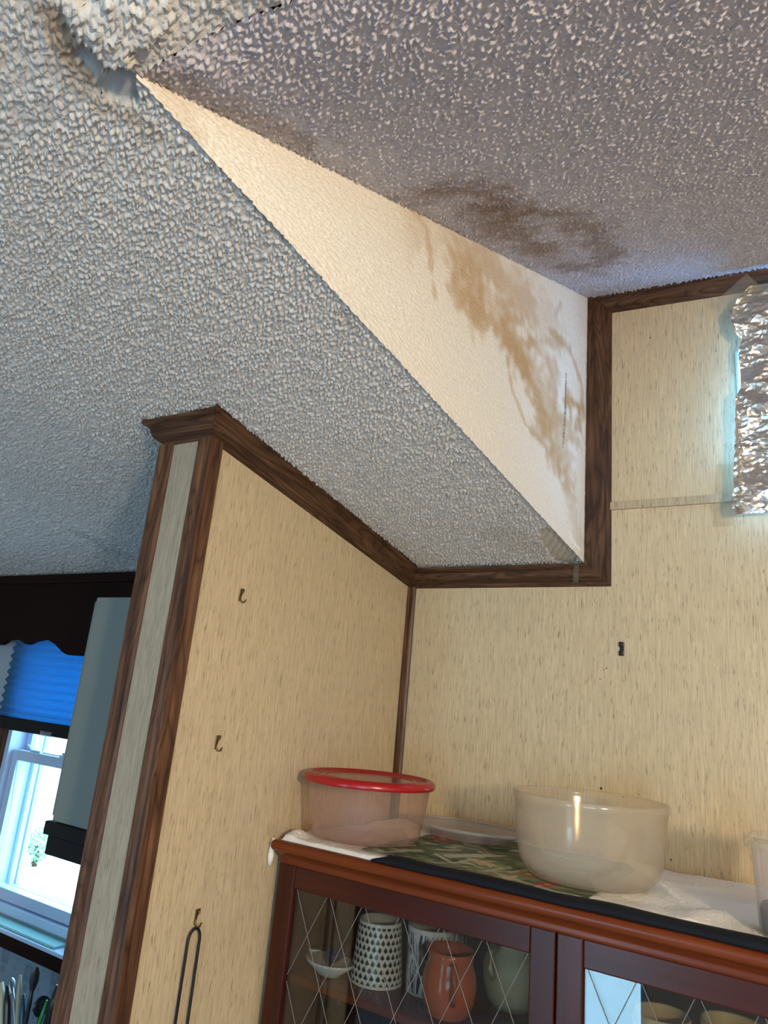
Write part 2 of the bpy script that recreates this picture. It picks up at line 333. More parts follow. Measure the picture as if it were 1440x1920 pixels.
# white side wall of the pocket
A, B = np.meshgrid(np.linspace(0, 1, 150), np.linspace(0, 1, 430)); X = XL+(XAP-XL)*B; Y = -YAP*B
zl = zlow(X, Y)-.0035; zh = zup(X, Y)+.001; Z = zl+(zh-zl)*A
f1 = samp(NP1, Y, Z); f2 = samp(NP2, Y, Z+.4); rel = .0017*sst(-.2, 1.6, f1)+.0005*f2
C = np.ones(X.shape+(3,))*np.array([.80, .755, .67]); nz = samp(NMD, Y, Z+.3)*.45+samp(NLO, Y, Z)*.55
F2 = lambda pts: [tuple(pxface(u, v)[1:]) for u, v in pts]
BR = (.50, .33, .16)
for pts, w, k in (([(880, 540), (950, 620), (1000, 700), (1045, 790), (1058, 870)], .040, .42), ([(770, 385), (800, 430), (808, 500), (814, 550)], .0055, .40), ([(855, 545), (905, 590), (950, 632), (985, 690)], .016, .50), ([(985, 690), (1010, 770), (1040, 840), (1052, 880)], .022, .55),
                  ([(790, 400), (880, 470), (960, 540), (1030, 610)], .045, .22), ([(948, 660), (960, 730), (985, 795), (1025, 840)], .0045, .40), ([(1030, 620), (1068, 655), (1090, 720), (1094, 780)], .008, .50),
                  ([(1000, 640), (1040, 700), (1040, 760)], .018, .42), ([(1062, 742), (1086, 764), (1084, 800)], .012, .75), ([(1000, 800), (1050, 790), (1085, 830)], .018, .40), ([(860, 470), (930, 520), (990, 580)], .03, .30), ([(1030, 850), (1060, 900)], .014, .45), ([(1060, 900), (1085, 1010)], .02, .22),
                  ([(940, 650), (1000, 640), (1050, 640)], .010, .35), ([(1040, 590), (1050, 570)], .006, .35), ([(300, 160), (360, 240)], .01, .2)):
    C = mixc(C, BR, min(1, k*1.25)*sst(2.0, .1, dseg(Y, Z, F2(pts))/w+nz*.55))
for pts, w, k in (([(970, 700), (985, 760), (1000, 790)], .009, .6), ([(1052, 680), (1058, 740)], .006, .7), ([(1095, 590), (1098, 700)], .02, .55)):
    C = mixc(C, (.80, .78, .73), k*sst(1.5, .3, dseg(Y, Z, F2(pts))/w+nz*.4))
C = mixc(C, (.10, .085, .06), .75*sst(1.3, .7, dseg(Y, Z, F2([(1061, 700), (1059, 790), (1055, 838)]))/.0022+f2*.3))
sp = samp(NP2, Y+.5, Z+.9)
C = mixc(C, (.12, .08, .05), .7*sst(2.3, 2.7, sp)*sst(.12, .02, dseg(Y, Z, F2([(1075, 900), (1090, 1030)])))); C = mixc(C, (.3, .2, .1), .35*sst(2.9, 3.2, sp))
pk = sst(1.2, .9, dseg(Y, Z, F2([(1068, 1000), (1072, 1012), (1086, 1030)]))/.0045+f1*.1); C = mixc(C, (.86, .84, .78), pk); rel = rel+.0012*pk
tag(grid_obj('wall_raised', X+FN[0]*rel*np.sign(FN[0]), Y, Z, M_face, C), kind='structure', label='white stippled side wall of the raised ceiling with brown water stains')

# ------------------------------------------------------------------ walls
def struct(o, label=None): return tag(o, label, kind='structure')
def wall_y(name, rects, y0, y1, m, lab=None):
    q = M()
    for r in rects: q.box(*r)
    return struct(q.build(name, m), lab)
PT_ = -.108; wx0, wx1, wz0, wz1 = -1.43, -.78, 1.17, 1.98          # kitchen window opening
fx0, fx1, fz0, fz1 = .6865, 1.25, 2.29, 2.56           # foiled window opening
wall_y('wall_back', [(0, 3, 0, .035, 0, fz0), (0, fx0, 0, .035, fz0, fz1), (fx1, 3, 0, .035, fz0, fz1), (0, 3, 0, .035, fz1, 2.80)], 0, .14, M_pan, 'beige streaked paneling on the outer wall')
M_kw = mat('kitchen_wall', (.30, .36, .42), .7)
wall_y('wall_kitchen', [(-2.6, wx0, 0, .14, 0, 2.2), (wx1, PT_, 0, .14, 0, 2.2), (wx0, wx1, 0, .14, 0, wz0), (wx0, wx1, 0, .14, wz1, 2.2)], .001, .14, M_kw)
# partition: panel body, end strip
PT = -.108; PY = -.6585
q = M(); q.add([(0, 0, 0), (0, PY, 0), (PT, PY, 0), (PT, 0, 0), (0, 0, zlow(0, 0)), (0, PY, zlow(0, PY)), (PT, PY, zlow(0, PY)), (PT, 0, zlow(0, 0))],
             [(0, 1, 5, 4), (1, 2, 6, 5), (2, 3, 7, 6), (4, 5, 6, 7)]); struct(q.build('wall_left', M_pan), 'beige paneled partition wall')
q = M(); q.box(PT+.014, -.014, PY-.0015, PY+.001, 0, zlow(0, PY)); struct(q.build('trim_1', M_pan_shaded), 'pale paper strip on the end of the partition')
# room shell out of view
q = M(); q.box(-2.6, 3, -4.3, 2.4*0+.14, -.05, 0); struct(q.build('floor', mat('bounce_floor', (.42, .43, .53), .95)))  # unseen floor, blue-grey chosen for violet bounce onto the ceilings
M_rw = mat('room_wall', (.60, .54, .48), .8)
q = M(); q.box(3, 3.1, -4.3, .14, 0, 3); struct(q.build('wall_right', M_rw))
q = M(); q.box(-2.7, -2.6, -4.4, .14, 0, 3); struct(q.build('wall_far_left', M_rw))
q = M(); q.box(-2.6, -.8, -4.4, -4.3, 0, 3); q.box(-.24, 1.1, -4.4, -4.3, 0, 3); q.box(2.4, 3, -4.4, -4.3, 0, 3); q.box(1.1, 2.4, -4.4, -4.3, 0, .8); q.box(1.1, 2.4, -4.4, -4.3, 2.1, 3); q.box(-.8, -.24, -4.4, -4.3, 2.05, 3); struct(q.build('wall_front', M_rw))  # right-hand opening added to let in fill light
q = M(); q.box(XL+.02, 2.4, .0, .02, 2.8, 2.9); q.box(2.38, 2.4, -1.1, 0, 2.14, 2.8); struct(q.build('wall_raised_far', M_rw))
q = M(); q.box(-2.8, 3.2, -4.5, .16, 3.0, 3.1); struct(q.build('light_block_slab', M_rw))  # unseen slab added to stop sky light leaking through ceiling seams
q = M(); q.box(-2.7, XL-.03, .05, .14, 2.2, 3.0); q.box(3.0, 3.1, -4.4, .14, 2.9, 3.0); q.box(-2.7, 3.1, .0, .04, 2.79, 3.0); struct(q.build('light_block_sides', M_rw))  # unseen sides of the slab that keeps sky light out

# ------------------------------------------------------------------ crown moulding
PROF = [(0, 0), (.0030, .0045), (.0040, .0085), (.0075, .0100), (.0120, .0130), (.0160, .0180), (.0185, .0240), (.0200, .0300), (.0235, .0325), (.0275, .0345), (.0300, .0365), (.0300, .0415)]   # (out, up)
def crown(name, p0, p1, out, up, m0, m1, label=None, prof=PROF, mt=None, n=24):
    """moulding from p0 to p1; m0/m1 = how far the end runs on per unit of 'out' and per unit of 'up' (mitres)"""
    p0 = Vector(p0); p1 = Vector(p1); d = (p1-p0); L = d.length; d.normalize(); out = Vector(out); up = Vector(up); q = M(); vs = []; uvs = []
    N = len(prof); s = 0; sv = [0]
    for k in range(1, N): s += math.hypot(prof[k][0]-prof[k-1][0], prof[k][1]-prof[k-1][1]); sv.append(s)
    for (o_, u_) in prof:
        a = p0+out*o_+up*u_+d*(m0[0]*o_+m0[1]*u_); b = p1+out*o_+up*u_+d*(m1[0]*o_+m1[1]*u_); vs += [a, b]
    back = [(0, prof[-1][1])]; a = p0+up*back[0][1]+d*(m0[1]*back[0][1]); b = p1+up*back[0][1]+d*(m1[1]*back[0][1]); vs += [a, b]
    fs = []
    off = random.random()*9
    for k in range(N):
        fs.append((2*k, 2*k+1, 2*k+3, 2*k+2)); v0 = sv[k]; v1 = sv[k+1] if k+1 < N else sv[k]+.03
        uvs.append([(off, v0+off), (off+L, v0+off), (off+L, v1+off), (off, v1+off)])
    fs.append(tuple(2*k for k in range(N+1))[::-1]); uvs.append([(off, off)]*(N+1))
    fs.append(tuple(2*k+1 for k in range(N+1))); uvs.append([(off, off)]*(N+1))
    q.add(vs, fs, uvs); return struct(q.build(name, mt or M_trim), label)
ty = Vector((0, -1, T)).normalized()
zc = Z0
crown('trim_2', (0, 0, zc), (0, PY, zc+T*-PY), (1, 0, 0), (0, 0, 1), (1, 0), (1, 0), 'walnut crown moulding along the top of the partition')
crown('trim_3', (0, PY, zc+T*-PY), (PT, PY, zc+T*-PY), (0, -1, 0), (0, 0, 1), (-1, 0), (1, 0), 'short walnut crown moulding across the partition end')
crown('trim_4', (PT, PY, zc+T*-PY), (PT, -.02, zc+T*.02), (-1, 0, 0), (0, 0, 1), (-1, 0), (0, 0), 'walnut crown moulding on the kitchen side of the partition')
crown('trim_5', (0, 0, zc), (XR, 0, zc), (0, -1, 0), (0, 0, 1), (1, 0), (0, -(XR-XL)/CH), 'walnut crown moulding under the low ceiling')
sc_ = (XR-XL)/CH
crown('trim_6', (XR, 0, zc), (XR, 0, zc+ZU), (0, -1, 0), (-sc_, 0, 0), (0, 1), (0, 1), 'upright walnut moulding at the raised ceiling corner')
d_ = Vector((1, 0, TUP)).normalized()
crown('trim_7', (XR, 0, zc+ZU), (2.3, 0, zc+ZU+TUP*(2.3-XR)), (0, -1, 0), (0, 0, 1), (0, -sc_), (0, 0), 'walnut crown moulding under the raised ceiling')
# batten on the back wall
q = M(); q.box(XR-.002, .74, -.0055, .001, Z0+.155, Z0+.171); struct(q.build('trim_8', paneling('beige_batten', (.47, .38, .25)), bevel=.0010), 'narrow beige batten across the paneling')
# inside corner moulding
cp = [(0.0, .0145), (.0035, .0145), (.006, .0105), (.0065, .0065), (.0105, .006), (.0145, .0035), (.0145, 0)]
q = M(); N = len(cp); vs = [(a, -b, 0) for a, b in cp]+[(a, -b, zc+.002) for a, b in cp]
q.add(vs, [(k, k+1, N+k+1, N+k) for k in range(N-1)], [[(0, k*.006), (0, k*.006+.006), (2.1, k*.006+.006), (2.1, k*.006)] for k in range(N-1)]); struct(q.build('trim_9', M_post), 'thin ridged walnut strip in the inside corner')
# outside corner posts of the partition
def post(name, xc, sx, label):
    w = .026; p = [(-w, 0), (-w, .0025), (-w*.75, .0050), (-w*.35, .0055), (-.004, .0045), (0, .006), (.003, .006), (.006, .003)]
    pr = []                                    # path: end face -> corner -> side face
    for k in ((-w, 0.001), (-w, .003), (-w*.8, .0055), (-w*.45, .0060), (-w*.25, .0045)): pr.append((sx*k[0], PY-k[1]))
    pr.append((sx*.0005, PY-.0062)); pr.append((sx*.0055, PY-.0055)); pr.append((sx*.0062, PY))
    ws = .024
    for k in ((.2, .0045), (.5, .0060), (.8, .0055), (1, .003), (1, 0.0)): pr.append((sx*k[1], PY+ws*k[0]))
    N = len(pr); vs = []
    zt = zc+T*-PY+.004
    for z in (0, zt): vs += [(xc+a, b, z) for a, b in pr]
    q = M(); off = random.random()*5; q.add(vs, [(k, k+1, N+k+1, N+k) for k in range(N-1)], [[(off, off+k*.006), (off, off+k*.006+.006), (off+zt, off+k*.006+.006), (off+zt, off+k*.006)] for k in range(N-1)])
    o = q.build(name, M_post, smooth=False); return struct(o, label)
post('trim_10', 0, 1, 'walnut corner post on the dining side of the partition end'); post('trim_11', PT, -1, 'walnut corner post on the kitchen side of the partition end')

# ------------------------------------------------------------------ kitchen window
win = root('window_1', (-1.1, .05, wz0), 'white vinyl sash window over the kitchen counter', None); win['kind'] = 'structure'
def frame(name, x0, x1, z0, z1, y0, y1, w, par, mt=M_white, b=.002):
    q = M(); q.box(x0, x0+w, y0, y1, z0, z1); q.box(x1-w, x1, y0, y1, z0, z1); q.box(x0+w, x1-w, y0, y1, z0, z0+w); q.box(x0+w, x1-w, y0, y1, z1-w, z1); return q.build(name, mt, par, bevel=b)
frame('jamb', wx0, wx1, wz0, wz1, -.004, .135, .022, win)
frame('track', wx0+.022, wx1-.022, wz0+.022, wz1-.022, .085, .10, .016, win); frame('track', wx0+.022, wx1-.022, wz0+.022, wz1-.022, .11, .125, .012, win)
MR = 1.575
frame('lower_sash', wx0+.024, wx1-.024, wz0+.024, MR+.028, .012, .045, .030, win); frame('upper_sash', wx0+.024, wx1-.024, MR, wz1-.024, .050, .080, .026, win)
q = M(); q.box(wx0+.05, wx1-.05, .027, .031, wz0+.05, MR); q.build('pane', M_pane, win); q = M(); q.box(wx0+.05, wx1-.05, .063, .067, MR+.02, wz1-.05); q.build('pane', M_pane, win)
q = M(); q.box(-1.17, -1.12, .012, .035, MR+.028, MR+.036); q.box(-1.155, -1.135, .008, .03, MR+.036, MR+.044); q.build('sash_lock', M_white, win, bevel=.002)
q = M(); q.box(-1.33, -1.28, .02, .03, MR+.028, MR+.034); q.tube([(-1.33, .022, MR+.034), (-1.345, .018, MR+.046)], .004); q.build('tilt_latch', M_white, win)
q = M(); q.box(wx0-.05, wx0+.002, -.014, .0, wz0, wz1+.04); q.build('casing', M_trim, win, bevel=.003)
q = M(); q.box(wx0-.05, wx1+.06, -.055, .03, 1.148, 1.158); q.build('sill', M_white, win, bevel=.002)
q = M(); q.box(wx0-.06, wx1+.07, -.062, 0, 1.118, 1.1475); q.build('sill_front', M_dkwood, win, bevel=.006)
q = M(); q.box(-1.60, -.946, -.047, .010, 1.1585, 1.1645); tag(q.build('glass_shelf', M_aqua, bevel=.001), 'aqua glass plate lying on the kitchen window sill', 'glass plate')
# pleated shade
sh = root('cellular_shade', (-1.1, -.025, 1.66), 'blue pleated window shade half lowered over the kitchen window', 'window shade')
q = M(); n = 24; zt, zb = 2.00, 1.700
for sgn in (1, -1):
    vs = []
    for k in range(n+1):
        z = zt+(zb-zt)*k/n; y = -.022+sgn*(.0135 if k % 2 else .002); vs += [(-1.462, y, z), (-.80, y, z)]
    q.add(vs, [(2*k, 2*k+1, 2*k+3, 2*k+2) for k in range(n)])
q.build('pleated_fabric', M_shade, sh)
q = M(); q.box(-1.468, -.795, -.038, -.006, 1.663, 1.700); q.build('bottom_rail', M_black, sh, bevel=.003)
q = M(); q.box(-1.205, -1.155, -.044, -.037, 1.662, 1.676); q.build('pull_tab', M_clear, sh, bevel=.001)
# scalloped valance
pts = [px(u, v, 1, -.055) for u, v in ((0, 1208), (4, 1206), (12, 1200), (25, 1198), (38, 1201), (49, 1208), (60, 1203), (78, 1199), (92, 1201), (103, 1208), (113, 1219), (120, 1225), (127, 1228), (158, 1230))]
poly = [(p[0], -.055, p[2]) for p in pts]; poly += [(-.85, -.055, poly[-1][2]), (-.85, -.055, 2.135), (-2.3, -.055, 2.135), (-2.3, -.055, poly[0][2]-.04)]
va = root('scalloped_valance', (-1.5, -.045, 1.9), 'dark brown wooden valance with scalloped lower edge above blue shade', 'valance')
q = M(); q.prism(poly, (0, .018, 0)); q.build('board', M_dkwood, va); q = M(); q.box(-2.3, -.3, -.068, .0, 2.118, 2.146); q.build('top_moulding', M_dkwood, va, bevel=.004)
q = M(); q.box(-.98, -.30, -.066, -.037, 2.02, 2.116); q.build('end_block', M_dkwood, va, bevel=.002)
# printed wallpaper under the window
xs = np.linspace(-1.5, -.45, 420); zs = np.linspace(.80, 1.118, 128); X, Z = np.meshgrid(xs, zs); C = np.ones(X.shape+(3,))*np.array([.20, .27, .34])
def blot(C, x, z, rx, rz, col, k, tri=False):
    d = np.maximum(np.abs(X-x)/rx, np.abs(Z-z)/rz) if tri else np.hypot((X-x)/rx, (Z-z)/rz); return mixc(C, col, k*sst(1.1, .8, d))
D1 = (.075, .115, .155)
for i in range(9):
    x = -1.44+i*.115; z = 1.075-(i % 2)*.018
    C = blot(C, x, z, .017, .021, D1, .55, True); C = blot(C, x, z+.004, .010, .011, (.17, .24, .30), .7); C = blot(C, x, z-.034, .013, .010, D1, .45)
    C = blot(C, x-.004, z-.10, .010, .012, D1, .6); C = blot(C, x+.006, z-.10, .010, .012, D1, .6); C = blot(C, x, z-.18, .016, .02, D1, .5, True)
    for k in range(7): C = blot(C, x+.058+.004*math.sin(k*2), 1.10-k*.022, .0035+.001*(k % 2), .005, D1, .5)
struct(grid_obj('wall_kitchen_paper', X, np.full(X.shape, -.001), Z, M_paper, C), 'grey blue wallpaper with small printed motifs under the window')
# fly specks on the paneling
q = M()
for u, v, r in ((1125, 1273, .0012), (1137, 1253, .0013), (1132, 1256, .0011), (1127, 1478, .0022), (1168, 1494, .0016), (1198, 1490, .0008), (1258, 1612, .0015), (1219, 633, .0014), (1216, 645, .0009), (1156, 1190, .0008), (1128, 1480, .0010)):
    p = px(u, v, 1, -.0003); q.lathe([(.0001, .0008), (r*.7, .0006), (r, 0)], tuple(p), 8, tilt=Matrix.Rotation(math.pi/2, 3, 'X'))
tag(q.build('fly_speck', M_wire, bpy.data.objects['wall_back']), kind='stuff')
# outdoors
q = M(); q.box(-30, 30, .3, 60, -.5, -.4); struct(q.build('ground', mat('pale_gravel', (.75, .75, .70), .9)))
random.seed(3)
M_leaf = mat('shrub_leaf', (.22, .42, .22), .6)
def shrub(name, c, r, label):
    q = M()
    for k in range(420):
        v = Vector((random.gauss(0, 1), random.gauss(0, 1), random.gauss(0, 1))).normalized()*r*(.6+.4*random.random()); a = Vector((random.random()-.5, random.random()-.5, random.random()-.5)).normalized()*r*.13
        b = v.cross(a).normalized()*r*.07; p = Vector(c)+v; q.add([p-a, p+b, p+a, p-b], [(0, 1, 2, 3)])
    o = root(name, (c[0], c[1], -.4), label, 'shrub'); q.build('foliage', M_leaf, o); q = M(); q.tube([(c[0], c[1], -.4), (c[0], c[1], c[2])], .04); q.build('stem', M_trim, o)
sp_ = px(75, 1565, 1, 4.5); shrub('shrub', (float(sp_[0]), 4.5, float(sp_[2])-.12), .22, 'small green shrub seen through the kitchen window')

# ------------------------------------------------------------------ kitchen wall cabinet and hood
YK = -.495; kx0, kx1 = -.440, PT-.005
def kz(u, v, y=YK): return px(u, v, 1, y)
ztop = kz(178, 1120)[2]; zbt = kz(95, 1538)[2]; kx0 = kz(95, 1538)[0]+.004; zh = kz(88, 1603)[2]
ck = root('kitchen_wall_cabinet', (-.28, -.3, zbt), 'plain white end panel of a kitchen cabinet beside the window', 'wall cabinet')
q = M(); q.box(kx0, kx1, YK, -.08, zbt, ztop); q.build('cabinet_body', M_wcab, ck, bevel=.0015)
q = M(); q.box(kx0-.0185, kx0-.0005, YK+.01, -.09, zbt+.006, ztop-.006); q.build('door', M_wcab, ck, bevel=.002)
hd = root('range_hood', (-.28, -.3, zh), 'black range hood under the white kitchen cabinet', 'range hood')
q = M(); zm = zbt-(zbt-zh)*.42; q.box(kx0-.012, kx1, YK-.006, -.085, zm, zbt-.0008); q.build('upper_lip', M_black, hd, bevel=.002)
q = M(); q.box(kx0-.004, kx1-.001, YK, -.085, zh, zm-.0005); q.build('hood_body', M_black, hd, bevel=.002)

# ------------------------------------------------------------------ utensils in a crock
q = M(); q.box(-1.9, -.12, -.62, -.002, .86, .90); tag(q.build('kitchen_counter', mat('grey_laminate', (.25, .25, .25), .4), bevel=.004), 'grey kitchen counter below the wallpapered wall', 'counter')
cr = (-.735, -.235); UY = [-.232, -.262, -.205, -.285, -.180, -.205, -.272, -.240, -.205, -.235]; M_crock = mat('blue_grey_stoneware', (.10, .16, .18), .3)
q = M(); q.lathe([(0, 0), (.080, 0), (.088, .02), (.094, .11), (.091, .114), (.088, .11), (.082, .02), (0, .006)], (cr[0], cr[1], .901)); tag(q.build('utensil_crock', M_crock, smooth=True), 'round stoneware crock holding the kitchen utensils', 'crock')
def uten(name, label, tip, foot, r, m_, head=None, y=-.235, cat='utensil', flat=1):
    y = UY.pop(0); a = Vector(px(*tip, 1, y)); b = Vector(px(*foot, 1, y)); d = (b-a).normalized(); e = a+d*.20
    e = Vector((cr[0]+max(-.055, min(.055, (e.x-cr[0])*.6)), cr[1]+(y-cr[1])*.85, .922))
    r *= 1.3; q = M(); n = 7; q.tube([a+(e-a)*(k/n) for k in range(n+1)], [r*.55]+[r]*(n), 10, flat)
    o = root(name, tuple(e), label, cat, 'utensils in the crock'); q.build('handle', m_, o, smooth=True)
    if head:
        q = M(); w, h = head; T3 = (a-e).normalized().to_track_quat('Z', 'Y').to_matrix()
        q.lathe([(0.0001, -h), (w*.6, -h*.7), (w, -h*.1), (w*.9, h*.5), (w*.45, h*.9), (.0001, h)], tuple(a), 18, tilt=T3 @ Matrix.Diagonal((1, .25, 1))); q.build('head', m_, o, smooth=True)
M_pw = mat('pale_wood', (.42, .42, .30), .45); M_dkp = mat('dark_nylon', (.010, .016, .020), .25); M_grn = mat('green_plastic', (.02, .26, .05), .3); M_st = mat('brushed_steel', (.45, .5, .55), .3, 1)
uten('wooden_spoon', 'wide pale wooden handle at the left picture edge', (2, 1842), (8, 1920), .0075, M_pw)
uten('nylon_ladle', 'curved dark nylon handle right of the wide wooden one', (14, 1848), (19, 1920), .0060, M_dkp)
uten('chopstick', 'thin pale green stick with a shiny tip', (38, 1828), (32, 1920), .0042, M_pw)
uten('clear_spatula', 'tall dark blade shaped spatula pointing up right', (64, 1838), (52, 1920), .0035, M_dkp, (.009, .026))
uten('small_steel_spoon', 'small steel spoon head between stick and spatula', (24, 1850), (30, 1920), .003, M_st, (.0085, .020))
uten('serving_spoon', 'large round dark spoon head beside the green stick', (78, 1888), (70, 1960), .004, M_dkp, (.020, .022))
uten('green_straw', 'bright green plastic stick', (88, 1876), (72, 1925), .0035, M_grn, y=-.245)
uten('black_handle_knife', 'thick black rounded knife handle near the partition', (110, 1848), (92, 1925), .0085, M_dkp)
uten('steel_turner', 'pale steel turner blade touching the partition edge', (118, 1882), (96, 1930), .003, M_st, (.010, .022))
uten('blue_scraper', 'short dark blue scraper in the middle of the crock', (44, 1864), (46, 1930), .0045, mat('blue_plastic', (.02, .07, .12), .3))

# ------------------------------------------------------------------ hooks, wire, foil, tape
def wall_hook(u, v, label):
    c = px(u, v, 0, 0); y, z = c[1], c[2]
    o = root('cup_hook', (0, y, z), label, 'hook', 'brass hooks down the partition wall')
    q = M(); q.prism([(.0004, y-.0038, z+.0112), (.0004, y+.0050, z+.0112), (.0004, y+.0005, z+.002), (.0004, y-.0030, z-.009), (.0004, y-.0045, z-.009)], (.0022, 0, 0)); q.build('plate', M_brass, o, bevel=.0005)
    q = M(); q.tube([(.002, y-.0035, z+.002), (.0035, y-.0038, z-.006), (.006, y-.0025, z-.0105), (.0085, y+.001, z-.0105), (.0085, y+.004, z-.0055)], [.0012, .0014, .0015, .0014, .0008], 8); q.build('curl', M_brass, o, smooth=True)
    q = M(); q.lathe([(0.0001, .0024), (.0016, .0018), (.002, 0)], (.0026, y+.001, z+.0075), 12, tilt=Matrix.Rotation(math.pi/2, 3, 'Y')); q.build('nail_head', M_brass, o, smooth=True)
wall_hook(452, 1117, 'topmost brass hook on the partition wall'); wall_hook(407, 1393, 'middle brass hook on the partition wall'); wall_hook(368, 1720, 'lowest brass hook, holding the black wire')
c = px(366, 1738, 0, .007); w = .0115
pts = [(.007, c[1]-.013, 1.25)]+[(.007, c[1]-w*math.cos(a)+.001, c[2]-.018+.016*math.sin(a)) for a in np.linspace(0, math.pi, 13)]+[(.007, c[1]+.012, 1.25)]
pts += [(.007, c[1]+.012*math.cos(a), 1.25-.012*math.sin(a)) for a in np.linspace(.3, math.pi-.05, 8)]
q = M(); q.tube(pts, .0021, 8); tag(q.build('wire_loop', M_wire, smooth=True), 'long black wire loop hanging from the lowest partition hook', 'wire loop')
c = px(1166, 1217, 1, 0); o = root('dark_wall_clip', (c[0], 0, c[2]), 'small dark metal clip on the outer wall below the batten', 'hook')
q = M(); q.box(c[0]-.0038, c[0]+.0042, -.0015, 0, c[2]-.012, c[2]+.012); q.build('plate', M_bronze, o, bevel=.0006)
for s_ in (1, -1):
    q = M(); q.box(c[0]-.0045, c[0]+.0045, -.0065, -.0014, c[2]+s_*.0082-.0048, c[2]+s_*.0082+.0048); q.build('jaw', M_bronze, o, bevel=.0014)
# foil sheet
FE = [(1404, 536), (1388, 555), (1367, 588), (1372, 606), (1380, 626), (1393, 637), (1386, 652), (1384, 668), (1389, 705), (1388, 728), (1381, 745), (1379, 800), (1377, 860), (1375, 905), (1379, 918), (1375, 930), (1374, 965)]
FY = -.046
E = np.array([px(u, v, 1, FY) for u, v in FE]); ez = E[::-1, 2]; ex = E[::-1, 0]
NXf, NZf = 110, 128; rf = np.random.default_rng(9); A, B = np.meshgrid(np.linspace(0, 1, NXf), np.linspace(ez[0], ez[-1], NZf)); dzf = (ez[-1]-ez[0])/NZf
jx = rf.uniform(-.42, .42, A.shape); jz = rf.uniform(-.42, .42, A.shape); jx[:, 0] = 0; jz[0] = jz[-1] = 0; B = B+jz*dzf
X = np.interp(B, ez, ex)+.0006*samp(NP2, B*1.3, B*0+.3); X = X+(1.30-X)*(np.clip(A+jx/NXf, 0, 1)**1.15); Z = B
crk = samp(noise_tile(0, 22, seed=21), X*.8, Z*1.3)*.0026+np.abs(samp(noise_tile(0, 45, seed=22), X*.7+.5, Z*1.25))*.0022+rf.uniform(-.0004, .0004, A.shape)-.003*np.exp(-((X-(E[-1, 0]+.016))/.0025)**2)-.0025*np.exp(-((Z-(ez[0]+.038))/.002)**2)
Yf = FY-.004*np.sin(Z*37)+crk
fo = grid_obj('foil_sheet', X, Yf-.004, Z, M_foil); fo.data.polygons.foreach_set('use_smooth', np.zeros(len(fo.data.polygons), bool)); fo.modifiers.new('t', 'TRIANGULATE')
tag(fo, 'crumpled aluminium foil sheet taped over the small high window', 'foil')
M_tape2 = milky('faint_tape', (.8, .75, .66), .965, rough=.5)
def tapep(name, pts, y, label, mt=None):
    q = M(); q.add([(p[0], y, p[2]) for p in (px(u, v, 1, y) for u, v in pts)], [(0, 1, 2, 3)]); tag(q.build(name, mt or M_tape, solid=.0003), label, 'tape')
tapep('clear_tape', [(1400, 513), (1442, 552), (1400, 604), (1345, 562)], -.0455, 'clear tape diamond over the top corner of the foil')
tapep('clear_tape', [(1343, 872), (1378, 868), (1376, 985), (1338, 988)], -.0052, 'clear tape patch at the lower left edge of the foil')
tapep('clear_tape', [(1076, 1056), (1086, 1056), (1084, 1092), (1074, 1092)], -.0315, 'thin clear tape band over the low walnut moulding', M_tape2)
# the small window behind the foil
w2 = root('window_2', (.98, .05, fz0), 'small high window hidden behind the foil', None); w2['kind'] = 'structure'
frame('window_frame', fx0-.001, fx1, fz0-.001, fz1+.001, -.002, .036, .004, w2, b=0); q = M(); q.box(fx0+.003, fx1-.003, .028, .031, fz0+.003, fz1-.003); q.build('pane', M_pane, w2)
dr = root('door_1', (-.52, -4.35, 0), 'glass panel door across the room', None); dr['kind'] = 'structure'
frame('door_frame', -.8, -.24, 0, 2.05, -4.37, -4.33, .04, dr); q = M(); q.box(-.76, -.28, -4.352, -4.348, .04, 2.01); q.build('pane', M_pane, dr)

# ------------------------------------------------------------------ china cabinet
CT = 1.6107; CYF = -.404; cx0, cx1 = .010, .945; yf = -.3795
cab = root('china_cabinet', (.48, -.2, 0), 'cherry wood china cabinet with diamond lattice glass doors', 'cabinet')
q = M(); q.box(cx0+.004, cx0+.022, -.355, -.012, 0, 1.577); q.build('side_panel', M_cherryd, cab); q = M(); q.box(cx1-.022, cx1-.004, -.355, -.012, 0, 1.577); q.build('side_panel', M_cherry, cab)
q = M(); q.box(cx0+.022, cx1-.022, -.024, -.012, 0, 1.577); q.build('back_panel', mat('dark_cabinet_back', (.010, .008, .009), .6), cab)
q = M(); q.box(cx0+.004, cx1, -.362, -.012, 1.578, CT-.001); q.build('top_board', M_cherry, cab)
# crown of the cabinet, front
prc = [(0, -.036), (.004, -.035), (.0065, -.031), (.0045, -.0275), (.006, -.025), (.0105, -.021), (.0145, -.0175), (.0165, -.0165), (.020, -.0155), (.0240, -.011), (.0245, -.006), (.0225, -.0015), (.018, 0), (-.01, 0)]
def cprof(name, pts, z, uvo):
    q = M(); vs = []; N = len(prc); fs = []; uv = []
    for (x, y, nx, ny) in pts:
        vs += [(x+nx*a, y+ny*a, z+b) for a, b in prc]
    for i in range(len(pts)-1):
        for k in range(N-1): fs.append((i*N+k, (i+1)*N+k, (i+1)*N+k+1, i*N+k+1)); uv.append([(pts[i][0]+uvo, k*.004), (pts[i+1][0]+uvo, k*.004), (pts[i+1][0]+uvo, k*.004+.004), (pts[i][0]+uvo, k*.004+.004)])
    q.add(vs, fs, uv); q.build(name, M_cornice, cab, smooth=True)
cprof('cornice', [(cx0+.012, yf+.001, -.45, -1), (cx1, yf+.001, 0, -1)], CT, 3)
q = M(); q.box(cx0+.001, cx0+.012, -.395, -.012, CT-.018, CT-.001); q.build('cornice_return', M_cornice, cab, bevel=.004)
